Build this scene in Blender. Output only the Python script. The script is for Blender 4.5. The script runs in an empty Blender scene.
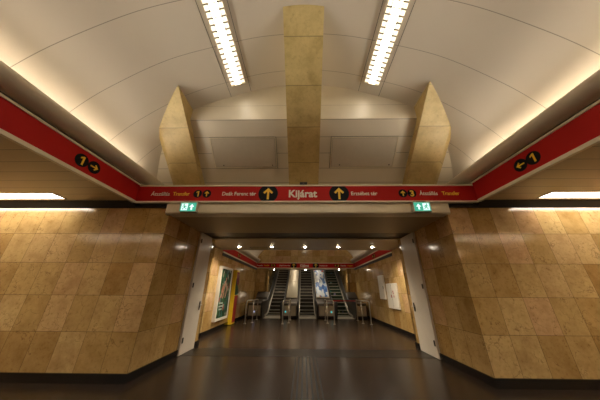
import bpy, bmesh, math, random
import numpy as np
from mathutils import Matrix, Vector
random.seed(4)
S = bpy.context.scene
COL = S.collection
PI = math.pi

# ------------------------------------------------------------------ camera
f_px = 209.0
th = math.atan(90 / f_px); yaw = math.radians(1.0); roll = math.radians(0.3)
F = Vector((-math.sin(yaw) * math.cos(th), math.cos(yaw) * math.cos(th), math.sin(th)))
R0 = Vector((math.cos(yaw), math.sin(yaw), 0)); U0 = R0.cross(F)
Rv = R0 * math.cos(roll) + U0 * math.sin(roll); Uv = -R0 * math.sin(roll) + U0 * math.cos(roll)
cd = bpy.data.cameras.new('camera'); cam = bpy.data.objects.new('camera', cd); COL.objects.link(cam)
cd.sensor_width = 36; cd.lens = f_px / 600 * 36; cd.clip_end = 200; cd.clip_start = 0.05
B = -F
cam.matrix_world = Matrix(((Rv.x, Uv.x, B.x, 0), (Rv.y, Uv.y, B.y, 0), (Rv.z, Uv.z, B.z, 1.6), (0, 0, 0, 1)))
S.camera = cam
S.view_settings.view_transform = 'Standard'; S.view_settings.look = 'None'
S.view_settings.gamma = 1; S.view_settings.use_curve_mapping = False
S.view_settings.exposure = 1.95

# ------------------------------------------------------------------ materials
def newmat(name):
    m = bpy.data.materials.new(name); m.use_nodes = True
    nt = m.node_tree
    return m, nt, nt.nodes['Principled BSDF']
def N(nt, typ, **kw):
    n = nt.nodes.new(typ)
    for k, v in kw.items(): setattr(n, k, v)
    return n
def math_(nt, op, a, b=None, c=None):
    n = N(nt, 'ShaderNodeMath', operation=op)
    for i, v in enumerate((a, b, c)):
        if v is None: continue
        if isinstance(v, (int, float)): n.inputs[i].default_value = v
        else: nt.links.new(v, n.inputs[i])
    return n.outputs[0]
def mixc(nt, fac, a, b, blend='MIX'):
    n = N(nt, 'ShaderNodeMix', data_type='RGBA', blend_type=blend)
    for i, v in ((0, fac), (6, a), (7, b)):
        if isinstance(v, (int, float)): n.inputs[i].default_value = v
        elif isinstance(v, tuple): n.inputs[i].default_value = (*v[:3], 1)
        else: nt.links.new(v, n.inputs[i])
    return n.outputs[2]
def coords(nt):
    t = N(nt, 'ShaderNodeTexCoord'); s = N(nt, 'ShaderNodeSeparateXYZ')
    nt.links.new(t.outputs['Object'], s.inputs[0])
    return t.outputs['Object'], s.outputs
def noise(nt, vec, scale, detail=4, rough=0.55):
    n = N(nt, 'ShaderNodeTexNoise'); n.inputs['Scale'].default_value = scale
    n.inputs['Detail'].default_value = detail; n.inputs['Roughness'].default_value = rough
    nt.links.new(vec, n.inputs['Vector']); return n.outputs['Fac']
def ramp(nt, fac, stops):
    r = N(nt, 'ShaderNodeValToRGB'); e = r.color_ramp.elements
    while len(e) < len(stops): e.new(0.5)
    for el, (p, c) in zip(e, stops): el.position = p; el.color = (*c, 1)
    nt.links.new(fac, r.inputs[0]); return r.outputs[0]
def linemask(nt, c, off, period, width):
    """1 on a thin joint line that repeats every period"""
    q = math_(nt, 'DIVIDE', math_(nt, 'SUBTRACT', c, off), period)
    fr = math_(nt, 'FRACT', math_(nt, 'ADD', q, 0.5))
    d = math_(nt, 'ABSOLUTE', math_(nt, 'SUBTRACT', fr, 0.5))
    return math_(nt, 'LESS_THAN', d, width / period / 2)
def plain(name, col, rough=0.5, metal=0.0, var=0.06, scale=6):
    m, nt, b = newmat(name)
    v, _ = coords(nt); n = noise(nt, v, scale)
    c = mixc(nt, n, tuple(x * (1 - var) for x in col), tuple(min(1, x * (1 + var)) for x in col))
    nt.links.new(c, b.inputs['Base Color'])
    b.inputs['Roughness'].default_value = rough; b.inputs['Metallic'].default_value = metal
    return m
def emit(name, col, strength):
    m, nt, b = newmat(name)
    b.inputs['Base Color'].default_value = (*[min(1, c) for c in col], 1)
    b.inputs['Emission Color'].default_value = (*col, 1); b.inputs['Emission Strength'].default_value = strength
    return m
def stone(name, axis, off, w=0.52, h=0.667, zoff=0.145, tint=(1, 1, 1), rough=0.13, tiles=True):
    m, nt, b = newmat(name)
    v, xyz = coords(nt)
    u = xyz[axis]; z = xyz[2]
    cu = math_(nt, 'FLOOR', math_(nt, 'DIVIDE', math_(nt, 'SUBTRACT', u, off), w))
    cz = math_(nt, 'FLOOR', math_(nt, 'DIVIDE', math_(nt, 'SUBTRACT', z, zoff), h))
    cb = N(nt, 'ShaderNodeCombineXYZ'); nt.links.new(cu, cb.inputs[0]); nt.links.new(cz, cb.inputs[1])
    wn = N(nt, 'ShaderNodeTexWhiteNoise', noise_dimensions='3D'); nt.links.new(cb.outputs[0], wn.inputs['Vector'])
    T = lambda c: tuple(a * t for a, t in zip(c, tint))
    base = ramp(nt, wn.outputs['Value'], [(0.0, T((0.43, 0.255, 0.085))), (0.35, T((0.51, 0.335, 0.125))), (0.65, T((0.61, 0.42, 0.18))), (1.0, T((0.60, 0.375, 0.185)))])
    # clouds, shifted per tile
    add = N(nt, 'ShaderNodeVectorMath', operation='MULTIPLY_ADD'); nt.links.new(cb.outputs[0], add.inputs[0])
    add.inputs[1].default_value = (7.3, 3.1, 5.7); nt.links.new(v, add.inputs[2])
    n1 = noise(nt, add.outputs[0], 2.4, 6, 0.62); n2 = noise(nt, add.outputs[0], 16, 5, 0.7)
    cl = ramp(nt, n1, [(0.30, (0.72, 0.66, 0.58)), (0.52, (1, 1, 1)), (0.75, (1.14, 1.15, 1.16))])
    c = mixc(nt, 0.9, base, cl, 'MULTIPLY')
    sp = ramp(nt, n2, [(0.28, (0.42, 0.32, 0.22)), (0.42, (0.94, 0.92, 0.88)), (0.62, (1.06, 1.06, 1.06))])
    c = mixc(nt, 0.75 if tiles else 0.45, c, sp, 'MULTIPLY')
    # veins
    wv = N(nt, 'ShaderNodeTexVoronoi', feature='DISTANCE_TO_EDGE'); wv.inputs['Scale'].default_value = 1.9
    dist = N(nt, 'ShaderNodeVectorMath', operation='MULTIPLY_ADD')
    nz = N(nt, 'ShaderNodeTexNoise'); nz.inputs['Scale'].default_value = 3.0; nz.inputs['Detail'].default_value = 5
    nt.links.new(add.outputs[0], nz.inputs['Vector'])
    nt.links.new(nz.outputs['Color'], dist.inputs[0]); dist.inputs[1].default_value = (0.9, 0.9, 0.9); nt.links.new(add.outputs[0], dist.inputs[2])
    nt.links.new(dist.outputs[0], wv.inputs['Vector'])
    vm = math_(nt, 'MULTIPLY', math_(nt, 'LESS_THAN', wv.outputs['Distance'], 0.012), math_(nt, 'GREATER_THAN', n1, 0.5))
    c = mixc(nt, math_(nt, 'MULTIPLY', vm, 0.5 if tiles else 0.12), c, T((0.16, 0.08, 0.03)))
    if tiles:
        lm = math_(nt, 'MAXIMUM', linemask(nt, u, off, w, 0.008), linemask(nt, z, zoff, h, 0.008))
        c = mixc(nt, math_(nt, 'MULTIPLY', lm, 0.75), c, (0.07, 0.045, 0.02))
    else:
        lm = linemask(nt, z, zoff, h, 0.012)
        c = mixc(nt, math_(nt, 'MULTIPLY', lm, 0.45), c, (0.10, 0.065, 0.02))
    nt.links.new(c, b.inputs['Base Color'])
    r = math_(nt, 'MULTIPLY_ADD', n1, 0.10, rough - 0.05); nt.links.new(r, b.inputs['Roughness'])
    return m
def jointed(name, col, rough, lines, dark=(0.12, 0.085, 0.05), amt=0.7, var=0.05, nscale=1.2):
    """cream panels with thin joints; lines = [(axis, off, period, width)]"""
    m, nt, b = newmat(name)
    v, xyz = coords(nt)
    n = noise(nt, v, nscale, 5)
    c = mixc(nt, n, tuple(x * (1 - var) for x in col), tuple(min(1, x * (1 + var)) for x in col))
    for ax, off, per, wd in lines:
        c = mixc(nt, math_(nt, 'MULTIPLY', linemask(nt, xyz[ax], off, per, wd), amt), c, dark)
    nt.links.new(c, b.inputs['Base Color']); b.inputs['Roughness'].default_value = rough
    return m
M = {}
M['pylon_front_l'] = stone('pylon stone left front', 0, -3.30)
M['pylon_front_r'] = stone('pylon stone right front', 0, 3.47)
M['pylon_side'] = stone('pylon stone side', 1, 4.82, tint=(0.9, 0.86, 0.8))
M['hall_stone_y'] = stone('corridor stone', 1, 7.7, w=0.6, tint=(0.95, 0.93, 0.92))
M['hall_stone_x'] = stone('end stone', 0, 0.15, w=0.6, tint=(0.95, 0.93, 0.92))
M['rib'] = stone('buttress stone', 0, -20, w=40, h=0.583, zoff=4.795, tint=(1.34, 1.62, 1.95), rough=0.45, tiles=False)
M['vault'] = jointed('vault cream panels', (0.72, 0.645, 0.545), 0.42, [(1, 3.61, 0.83, 0.010)], amt=0.6)
M['upper_end'] = jointed('upper end panels', (0.78, 0.71, 0.57), 0.38, [(2, 6.02, 2.0, 0.010)], amt=0.45, var=0.10, nscale=2.2)
M['end_soffit'] = jointed('inclined panels', (0.80, 0.72, 0.58), 0.42, [(2, 4.45, 0.275, 0.010)], amt=0.5)
M['cream'] = plain('cream painted metal', (0.68, 0.60, 0.48), 0.4)
M['cream_trim'] = plain('pale trim', (0.80, 0.72, 0.54), 0.35)
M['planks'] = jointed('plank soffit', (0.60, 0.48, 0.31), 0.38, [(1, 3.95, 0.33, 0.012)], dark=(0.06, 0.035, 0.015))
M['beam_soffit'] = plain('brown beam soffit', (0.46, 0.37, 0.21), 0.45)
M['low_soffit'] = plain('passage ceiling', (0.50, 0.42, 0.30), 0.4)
M['black'] = plain('black gap', (0.012, 0.010, 0.008), 0.5)
M['black_gloss'] = plain('black skirting', (0.010, 0.008, 0.007), 0.2)
M['red'] = plain('red sign face', (0.47, 0.012, 0.010), 0.6, var=0.04)
M['red'].node_tree.nodes['Principled BSDF'].inputs['Specular IOR Level'].default_value = 0.2
M['sign_black'] = plain('sign black', (0.008, 0.008, 0.010), 0.5)
M['sign_black'].node_tree.nodes['Principled BSDF'].inputs['Specular IOR Level'].default_value = 0.12
M['sign_yellow'] = plain('sign yellow', (0.92, 0.58, 0.03), 0.5)
M['sign_white'] = plain('sign white', (0.80, 0.74, 0.62), 0.5)
M['door'] = plain('grey white painted steel door', (0.72, 0.64, 0.54), 0.3)
M['steel'] = plain('brushed steel', (0.62, 0.56, 0.46), 0.30, 0.7)
M['dark_steel'] = plain('dark steel', (0.10, 0.085, 0.07), 0.35, 0.7)
M['rubber'] = plain('black handrail rubber', (0.012, 0.011, 0.010), 0.4)
M['lamp'] = emit('fluorescent diffuser', (1.0, 0.92, 0.76), 4.2)
M['lamp_side'] = emit('louvre side reflector', (1.0, 0.88, 0.66), 0.45)
M['lamp_soffit'] = emit('soffit lamp diffuser', (1.0, 0.90, 0.76), 30.0)
M['lamp_corridor_added'] = emit('added corridor lamp', (1.0, 0.90, 0.72), 3.5)
M['lamp_shaft_added'] = emit('added shaft lamp', (1.0, 0.90, 0.76), 2.2)
M['lamp_soffit_end'] = emit('end soffit lamp diffuser', (1.0, 0.90, 0.78), 4.5)
M['cove_lamp'] = emit('cove tube', (1.0, 0.90, 0.72), 3.2)
M['cove_lamp_far'] = emit('far cove tube', (1.0, 0.90, 0.72), 0.5)
M['down'] = emit('downlight lens', (1.0, 0.88, 0.68), 30)
M['green_lit'] = emit('exit green', (0.03, 0.25, 0.17), 0.42)
M['white_lit'] = emit('exit white', (0.72, 0.95, 0.92), 0.26)
M['cyan_lit'] = emit('cyan indicator', (0.05, 0.65, 0.75), 0.22)
M['blue_lit'] = emit('blue white indicator', (0.45, 0.55, 1.0), 0.3)
M['louvre'] = plain('louvre aluminium', (0.75, 0.66, 0.50), 0.4)
M['louvre_dark'] = plain('louvre blade metal', (0.30, 0.25, 0.17), 0.5)
M['yellow'] = plain('yellow side panel', (0.80, 0.52, 0.02), 0.4)
M['redbelt'] = plain('red belt', (0.40, 0.02, 0.015), 0.5)
M['white'] = plain('white board', (0.78, 0.72, 0.62), 0.4)

def floor_mat():
    m, nt, b = newmat('polished brown stone floor')
    v, xyz = coords(nt)
    n1 = noise(nt, v, 1.3, 6, 0.65); n2 = noise(nt, v, 40, 3, 0.6)
    c = mixc(nt, n1, (0.020, 0.012, 0.007), (0.036, 0.022, 0.014))
    c = mixc(nt, math_(nt, 'MULTIPLY', n2, 0.3), c, (0.05, 0.034, 0.024))
    lm = math_(nt, 'MAXIMUM', linemask(nt, xyz[0], 0.05 + 0.45, 0.9, 0.006), linemask(nt, xyz[1], 6.6, 1.2, 0.006))
    c = mixc(nt, math_(nt, 'MULTIPLY', lm, 0.35), c, (0.12, 0.09, 0.07))
    nt.links.new(c, b.inputs['Base Color'])
    r = math_(nt, 'MULTIPLY_ADD', n1, 0.10, 0.19); nt.links.new(r, b.inputs['Roughness'])
    b.inputs['Specular IOR Level'].default_value = 0.2
    return m
M['floor'] = floor_mat()
def grate_mat():
    m, nt, b = newmat('patterned metal grate')
    v, xyz = coords(nt)
    d1 = math_(nt, 'ADD', xyz[0], xyz[1]); d2 = math_(nt, 'SUBTRACT', xyz[0], xyz[1])
    lm = math_(nt, 'MAXIMUM', linemask(nt, d1, 0, 0.11, 0.03), linemask(nt, d2, 0, 0.11, 0.03))
    c = mixc(nt, lm, (0.022, 0.015, 0.010), (0.006, 0.004, 0.003))
    nt.links.new(c, b.inputs['Base Color']); b.inputs['Roughness'].default_value = 0.3; b.inputs['Specular IOR Level'].default_value = 0.2
    return m
M['grate'] = grate_mat()
def art_mat(name, stops, scale, axis_vec):
    m, nt, b = newmat(name)
    v, xyz = coords(nt)
    mp = N(nt, 'ShaderNodeMapping'); mp.inputs['Scale'].default_value = axis_vec; nt.links.new(v, mp.inputs['Vector'])
    n = N(nt, 'ShaderNodeTexVoronoi'); n.inputs['Scale'].default_value = scale; nt.links.new(mp.outputs[0], n.inputs['Vector'])
    s = N(nt, 'ShaderNodeSeparateColor'); nt.links.new(n.outputs['Color'], s.inputs[0])
    c = ramp(nt, s.outputs[0], stops)
    for e in c.node.color_ramp.elements: pass
    c.node.color_ramp.interpolation = 'CONSTANT'
    nt.links.new(c, b.inputs['Base Color']); b.inputs['Roughness'].default_value = 0.25
    return m
M['art'] = art_mat('green poster art', [(0, (0.02, 0.07, 0.035)), (0.35, (0.035, 0.12, 0.05)), (0.6, (0.06, 0.14, 0.12)), (0.72, (0.35, 0.12, 0.08)), (0.82, (0.05, 0.1, 0.04)), (0.92, (0.40, 0.36, 0.28))], 5.0, (1, 1.6, 0.9))
M['kiosk_art'] = art_mat('kiosk front art', [(0, (0.04, 0.12, 0.06)), (0.4, (0.25, 0.02, 0.03)), (0.7, (0.3, 0.2, 0.04)), (0.85, (0.03, 0.05, 0.12))], 1.6, (1, 0.7, 1))
M['blue_art'] = art_mat('blue poster art', [(0, (0.62, 0.66, 0.70)), (0.35, (0.10, 0.20, 0.45)), (0.6, (0.5, 0.58, 0.68)), (0.85, (0.06, 0.12, 0.32)), (0.96, (0.35, 0.05, 0.05))], 4.0, (1.4, 0.5, 0.5))
def step_mat(name, base, dots):
    m, nt, b = newmat(name)
    v, xyz = coords(nt)
    lm = linemask(nt, xyz[0], 0, 0.03, 0.012)
    c = mixc(nt, lm, base, tuple(x * 0.45 for x in base))
    if dots:
        vo = N(nt, 'ShaderNodeTexVoronoi'); vo.inputs['Scale'].default_value = 2.2
        oi = N(nt, 'ShaderNodeObjectInfo'); cmb = N(nt, 'ShaderNodeVectorMath', operation='ADD')
        nt.links.new(v, cmb.inputs[0]); nt.links.new(oi.outputs['Location'], cmb.inputs[1]); nt.links.new(cmb.outputs[0], vo.inputs['Vector'])
        mk = math_(nt, 'LESS_THAN', vo.outputs['Distance'], 0.22)
        c = mixc(nt, math_(nt, 'MULTIPLY', mk, 0.35), c, vo.outputs['Color'])
    nt.links.new(c, b.inputs['Base Color']); b.inputs['Roughness'].default_value = 0.4; b.inputs['Metallic'].default_value = 0.3
    return m
M['step'] = step_mat('dark escalator step', (0.050, 0.042, 0.035), False)
M['step_green'] = step_mat('green escalator step', (0.022, 0.045, 0.024), True)
M['nosing'] = plain('pale step nosing', (0.55, 0.49, 0.38), 0.4, 0.2)

# ------------------------------------------------------------------ mesh helpers
def box(bm, x0, x1, y0, y1, z0, z1, mi=0):
    vs = [bm.verts.new((x, y, z)) for x in (x0, x1) for y in (y0, y1) for z in (z0, z1)]
    for q in ((0, 1, 3, 2), (4, 6, 7, 5), (0, 4, 5, 1), (2, 3, 7, 6), (0, 2, 6, 4), (1, 5, 7, 3)):
        bm.faces.new([vs[i] for i in q]).material_index = mi
    return vs
def bevbox(bm, x0, x1, y0, y1, z0, z1, bev=0.01):
    b2 = bmesh.new(); box(b2, x0, x1, y0, y1, z0, z1)
    bmesh.ops.bevel(b2, geom=b2.edges[:], offset=bev, segments=2, affect='EDGES', profile=0.5)
    merge(bm, b2)
def merge(bm, b2):
    me = bpy.data.meshes.new('tmp'); b2.to_mesh(me); b2.free(); bm.from_mesh(me); bpy.data.meshes.remove(me)
def quad(bm, *ps):
    return bm.faces.new([bm.verts.new(p) for p in ps])
def prism_x(bm, poly, x0, x1):
    """polygon in (y,z) extruded along x"""
    a = [bm.verts.new((x0, y, z)) for y, z in poly]; b = [bm.verts.new((x1, y, z)) for y, z in poly]
    bm.faces.new(a); bm.faces.new(b[::-1]); n = len(poly)
    for i in range(n): bm.faces.new((a[i], b[i], b[(i + 1) % n], a[(i + 1) % n]))
def prism_y(bm, poly, y0, y1):
    a = [bm.verts.new((x, y0, z)) for x, z in poly]; b = [bm.verts.new((x, y1, z)) for x, z in poly]
    bm.faces.new(a); bm.faces.new(b[::-1]); n = len(poly)
    for i in range(n): bm.faces.new((a[i], b[i], b[(i + 1) % n], a[(i + 1) % n]))
def tube(bm, pts, r, seg=10):
    pts = [Vector(p) for p in pts]; rings = []
    for i, p in enumerate(pts):
        d = (pts[min(i + 1, len(pts) - 1)] - pts[max(i - 1, 0)]).normalized()
        a = Vector((0, 0, 1)) if abs(d.z) < 0.9 else Vector((1, 0, 0))
        s = d.cross(a).normalized(); t = s.cross(d)
        rings.append([bm.verts.new(p + (s * math.cos(2 * PI * k / seg) + t * math.sin(2 * PI * k / seg)) * r) for k in range(seg)])
    for a, b in zip(rings, rings[1:]):
        for k in range(seg): bm.faces.new((a[k], a[(k + 1) % seg], b[(k + 1) % seg], b[k])).smooth = True
    bm.faces.new(rings[0][::-1]); bm.faces.new(rings[-1])
def rounded(pts, r=0.12, n=5):
    out = [Vector(pts[0])]
    for i in range(1, len(pts) - 1):
        p = Vector(pts[i]); a = (Vector(pts[i - 1]) - p).normalized(); b = (Vector(pts[i + 1]) - p).normalized()
        p0 = p + a * r; p1 = p + b * r
        for k in range(n + 1):
            t = k / n; out.append(p0 * (1 - t) ** 2 + p * 2 * t * (1 - t) + p1 * t * t)
    out.append(Vector(pts[-1])); return out
def obj(name, bm, mat, parent=None, label=None, fix=True):
    if isinstance(bm, bmesh.types.BMesh):
        if fix: bmesh.ops.recalc_face_normals(bm, faces=bm.faces[:])
        me = bpy.data.meshes.new(name); bm.to_mesh(me); bm.free()
    else: me = bm
    for m in (mat if isinstance(mat, (list, tuple)) else [mat]): me.materials.append(m)
    o = bpy.data.objects.new(name, me); COL.objects.link(o)
    if parent is not None:
        off = Vector((0, 0, 0)); p = parent
        while p is not None: off += p.location; p = p.parent
        me.transform(Matrix.Translation(-off)); o.parent = parent
    if label: o['label'] = label
    return o
def tag(o, label, cat, group=None):
    o['label'] = label; o['category'] = cat
    if group: o['group'] = group
    return o
def thing(name, label, cat, loc=(0, 0, 0), group=None):
    o = bpy.data.objects.new(name, None); COL.objects.link(o); o.location = loc; o.empty_display_size = 0.2
    return tag(o, label, cat, group)
def struct(name, bm, mat, parent=None):
    o = obj(name, bm, mat, parent, fix=True)
    if parent is None: o['kind'] = 'structure'
    return o
def clone(root, loc, label, group=None):
    r = root.copy(); COL.objects.link(r); r.location = loc; r['label'] = label
    if group: r['group'] = group
    for ch in root.children:
        c = ch.copy(); COL.objects.link(c); c.parent = r
        for g in ch.children:
            d = g.copy(); COL.objects.link(d); d.parent = c
    return r
def nb(): return bmesh.new()

# ------------------------------------------------------------------ vault profile
HP = [(0, 6.79), (0.9, 6.70), (1.7, 6.44), (2.8, 5.95), (3.75, 5.15), (4.25, 4.50), (4.50, 3.95)]
def catmull(P, n=10):
    P = [Vector(p) for p in P]; P = [Vector((-P[1].x, P[1].y))] + P + [P[-1] * 2 - P[-2]]
    out = []
    for i in range(1, len(P) - 2):
        for k in range(n):
            t = k / n; a, b, c, d = P[i - 1:i + 3]
            out.append(0.5 * ((2 * b) + (c - a) * t + (2 * a - 5 * b + 4 * c - d) * t * t + (3 * b - a - 3 * c + d) * t ** 3))
    out.append(P[-2]); return out
HALF = catmull([(*p,) for p in HP])
HX = [p.x for p in HALF]; HZ = [p.y for p in HALF]
def zv(x): return float(np.interp(abs(x), HX, HZ))
def xv(z): return float(np.interp(-z, [-q for q in HZ], HX))
PROF = [(-p.x, p.y) for p in HALF[::-1]] + [(p.x, p.y) for p in HALF[1:]]

YB = -8.0        # back of the hall
XO = 10.0        # outer end of the side aisles

# ------------------------------------------------------------------ setting
bm = nb(); box(bm, -XO, XO, YB, 16.0, -0.2, 0.0); struct('floor', bm, M['floor'])
bm = nb()
ys = [YB + (4.6 - YB) * i / 6 for i in range(7)]
for y0, y1 in zip(ys, ys[1:]):
    for (xa, za), (xb, zb) in zip(PROF, PROF[1:]):
        quad(bm, (xa, y0, za), (xb, y0, zb), (xb, y1, zb), (xa, y1, za)).smooth = True
for (xa, za), (xb, zb) in zip(PROF, PROF[1:]):
    quad(bm, (xa, 4.6, za), (xb, 4.6, zb), (xb, 6.1, zb), (xa, 6.1, za)).smooth = True
bmesh.ops.remove_doubles(bm, verts=bm.verts[:], dist=1e-4)
struct('ceiling', bm, M['vault'])
# side aisle soffits (leave a slot for the recessed lamps)
LAMPY = [(4.22, 4.56), (0.95, 1.09), (-2.6, -2.46)]
for s, nm in ((-1, 'ceiling_aisle_left'), (1, 'ceiling_aisle_right')):
    bm = nb()
    xi = s * 4.22; xl = s * (5.74 if s < 0 else 5.46); xo = s * XO
    edges = sorted([YB, 4.64] + [v for p in LAMPY for v in p])
    for a, b in zip(edges, edges[1:]):
        if (a, b) in LAMPY: box(bm, min(xi, xl), max(xi, xl), a, b, 3.60, 3.66)
        else: box(bm, min(xi, xo), max(xi, xo), a, b, 3.60, 3.66)
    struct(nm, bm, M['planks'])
# pylons
bm = nb(); box(bm, -XO, -3.30, 4.82, 4.88, 0, 3.47); struct('wall_front_left', bm, M['pylon_front_l'])
bm = nb(); box(bm, 3.47, XO, 4.82, 4.88, 0, 3.47); struct('wall_front_right', bm, M['pylon_front_r'])
bm = nb(); box(bm, -3.36, -3.298, 4.822, 7.70, 0, 3.32); box(bm, -3.85, -3.298, 7.64, 7.70, 0, 3.32)
struct('wall_passage_left', bm, M['pylon_side'])
bm = nb(); box(bm, 3.468, 3.53, 4.822, 7.70, 0, 3.32); box(bm, 3.468, 4.15, 7.64, 7.70, 0, 3.32)
struct('wall_passage_right', bm, M['pylon_side'])
XL, XR, YE = -3.75, 4.05, 17.5
bm = nb(); box(bm, XL - 0.1, XL, 7.70, YE, 0, 3.5); struct('wall_corridor_left', bm, M['hall_stone_y'])
bm = nb(); box(bm, XR, XR + 0.1, 7.70, YE, 0, 3.5); struct('wall_corridor_right', bm, M['hall_stone_y'])
# solid black strips stand for the shaded recess over pylons and behind fascia
bm = nb(); prism_x(bm, [(4.64, 3.60), (4.64, 3.66), (4.90, 3.66), (4.90, 3.46), (4.82, 3.46)], -XO, -4.19); prism_x(bm, [(4.77, 3.46), (4.77, 3.55), (4.90, 3.55), (4.90, 3.46)], -4.19, -3.37); struct('trim_shade_1', bm, M['black'])
bm = nb(); prism_x(bm, [(4.64, 3.60), (4.64, 3.66), (4.90, 3.66), (4.90, 3.46), (4.82, 3.46)], 4.24, XO); prism_x(bm, [(4.77, 3.46), (4.77, 3.55), (4.90, 3.55), (4.90, 3.46)], 3.51, 4.24); struct('trim_shade_2', bm, M['black'])
# skirtings
SK = 0.15
bm = nb(); box(bm, -XO, -3.27, 4.79, 4.82, 0, SK); struct('baseboard_front_left', bm, M['black_gloss'])
bm = nb(); box(bm, 3.44, XO, 4.79, 4.82, 0, SK); struct('baseboard_front_right', bm, M['black_gloss'])
bm = nb(); box(bm, -3.298, -3.268, 4.82, 6.50, 0, SK); box(bm, -3.298, -3.268, 7.33, 7.73, 0, SK); struct('baseboard_passage_left', bm, M['black_gloss'])
bm = nb(); box(bm, 3.438, 3.468, 4.82, 6.45, 0, SK); box(bm, 3.438, 3.468, 7.36, 7.73, 0, SK); struct('baseboard_passage_right', bm, M['black_gloss'])
bm = nb(); box(bm, XL, XL + 0.03, 7.70, YE, 0, SK); struct('baseboard_corridor_left', bm, M['black_gloss'])
bm = nb(); box(bm, XR - 0.03, XR, 7.70, YE, 0, SK); struct('baseboard_corridor_right', bm, M['black_gloss'])
# beam over the passage with rounded cream face
bm = nb(); poly = [(4.80, 3.283), (4.76, 3.288), (4.745, 3.30), (4.735, 3.325), (4.735, 3.554), (5.0, 3.554), (5.0, 3.283)]
poly = [p for i, p in enumerate(poly) if i == 0 or p != poly[i - 1]]
prism_x(bm, poly, -3.36, 3.50); struct('trim_3', bm, M['cream_trim'])
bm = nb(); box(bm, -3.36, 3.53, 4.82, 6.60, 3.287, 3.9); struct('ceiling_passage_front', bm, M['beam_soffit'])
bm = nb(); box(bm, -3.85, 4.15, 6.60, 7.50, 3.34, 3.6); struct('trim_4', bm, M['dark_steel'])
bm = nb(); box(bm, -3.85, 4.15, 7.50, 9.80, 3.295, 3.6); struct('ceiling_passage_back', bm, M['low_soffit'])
bm = nb(); box(bm, -3.85, 4.15, 9.78, 9.80, 3.6, 5.9); struct('wall_corridor_front', bm, M['cream'])
# end of the hall: upright upper wall and inclined panelled face
YU, ZE = 4.03, 5.56
SL = 0.85
bm = nb()
xs = np.linspace(-xv(ZE), xv(ZE), 41)
for a, b in zip(xs, xs[1:]):
    quad(bm, (a, YU, ZE), (b, YU, ZE), (b, YU, max(ZE, zv(b)) + 0.02), (a, YU, max(ZE, zv(a)) + 0.02))
bmesh.ops.remove_doubles(bm, verts=bm.verts[:], dist=1e-5)
struct('wall_end_upper', bm, M['upper_end'])
bm = nb()
zs = np.linspace(3.9, ZE, 14)
ysof = lambda z: YU + (ZE - z) / SL
for a, b in zip(zs, zs[1:]):
    xa, xb = xv(max(a, 3.96)) + 0.02, xv(max(b, 3.96)) + 0.02
    quad(bm, (-xa, ysof(a), a), (xa, ysof(a), a), (xb, ysof(b), b), (-xb, ysof(b), b))
bmesh.ops.remove_doubles(bm, verts=bm.verts[:], dist=1e-5)
struct('wall_end_inclined', bm, M['end_soffit'])
# closing walls of the station hall
bm = nb(); box(bm, -XO, XO, YB - 0.1, YB, 0, 7.2); struct('wall_back', bm, M['hall_stone_x'])
bm = nb(); box(bm, -XO - 0.1, -XO, YB, 4.9, 0, 3.7); struct('wall_outer_left', bm, M['hall_stone_y'])
bm = nb(); box(bm, XO, XO + 0.1, YB, 4.9, 0, 3.7); struct('wall_outer_right', bm, M['hall_stone_y'])

# corridor vault, end wall with the escalator opening, escalator shaft
XC = 0.15
def z2(x): return 3.62 + 1.95 * math.sqrt(max(0, 1 - ((x - XC) / 3.98) ** 2))
bm = nb()
xs = [XC + 3.97 * math.sin(t) for t in np.linspace(-PI / 2, PI / 2, 33)]
for a, b in zip(xs, xs[1:]):
    quad(bm, (a, 9.8, z2(a)), (b, 9.8, z2(b)), (b, YE, z2(b)), (a, YE, z2(a))).smooth = True
bmesh.ops.remove_doubles(bm, verts=bm.verts[:], dist=1e-4)
struct('ceiling_corridor', bm, M['vault'])
bm = nb()
for a, b in zip(xs, xs[1:]): quad(bm, (a, YE, 3.2), (b, YE, 3.2), (b, YE, z2(b)), (a, YE, z2(a)))
box(bm, XL, -2.78, YE, YE + 0.1, 0, 3.22); box(bm, 3.42, XR, YE, YE + 0.1, 0, 3.22)
struct('wall_corridor_end', bm, M['hall_stone_x'])
tan30 = math.tan(PI / 6)
bm = nb()
prism_x(bm, [(YE, 3.2), (YE + 0.9, 3.2), (27, 3.2 + 8.6 * tan30), (27, 3.4 + 8.6 * tan30), (YE, 3.4)], -3.0, 3.6)
struct('ceiling_escalator_shaft', bm, M['cream'])
for s, x0, x1, nm in ((-1, -3.0, -2.9, 'wall_shaft_left'), (1, 3.5, 3.6, 'wall_shaft_right')):
    bm = nb(); prism_x(bm, [(YE, -0.2), (YE, 3.3), (27, 8.4), (27, -0.2)], x0, x1); struct(nm, bm, M['hall_stone_y'])
bm = nb(); box(bm, -3.0, 3.6, 26.9, 27.0, 3, 9); struct('wall_shaft_end', bm, M['cream'])

# steel doors folded against the passage walls
def steel_door(name, x, s, y0, y1):
    bm = nb(); bevbox(bm, min(x, x + s * 0.06), max(x, x + s * 0.06), y0, y1, 0.01, 3.28, 0.006)
    d = struct(name, bm, M['door'])
    for z in (0.28, 1.65, 2.95):
        bm = nb(); bevbox(bm, min(x + s * 0.055, x + s * 0.085), max(x + s * 0.055, x + s * 0.085), y0 + 0.04, y0 + 0.08, z, z + 0.13, 0.008)
        obj('hinge', bm, M['dark_steel'], d)
    bm = nb(); bevbox(bm, min(x + s * 0.055, x + s * 0.08), max(x + s * 0.055, x + s * 0.08), y1 - 0.14, y1 - 0.09, 1.02, 1.26, 0.006)
    pl = obj('lock_plate', bm, M['dark_steel'], d)
    bm = nb(); tube(bm, [(x + s * 0.08, y1 - 0.115, 1.16), (x + s * 0.13, y1 - 0.115, 1.16), (x + s * 0.13, y1 - 0.24, 1.16)], 0.012, 8)
    obj('door_handle', bm, M['steel'], d)
    return d
steel_door('door_1', -3.298, 1, 6.50, 7.33)
steel_door('door_2', 3.468, -1, 6.45, 7.36)

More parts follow.
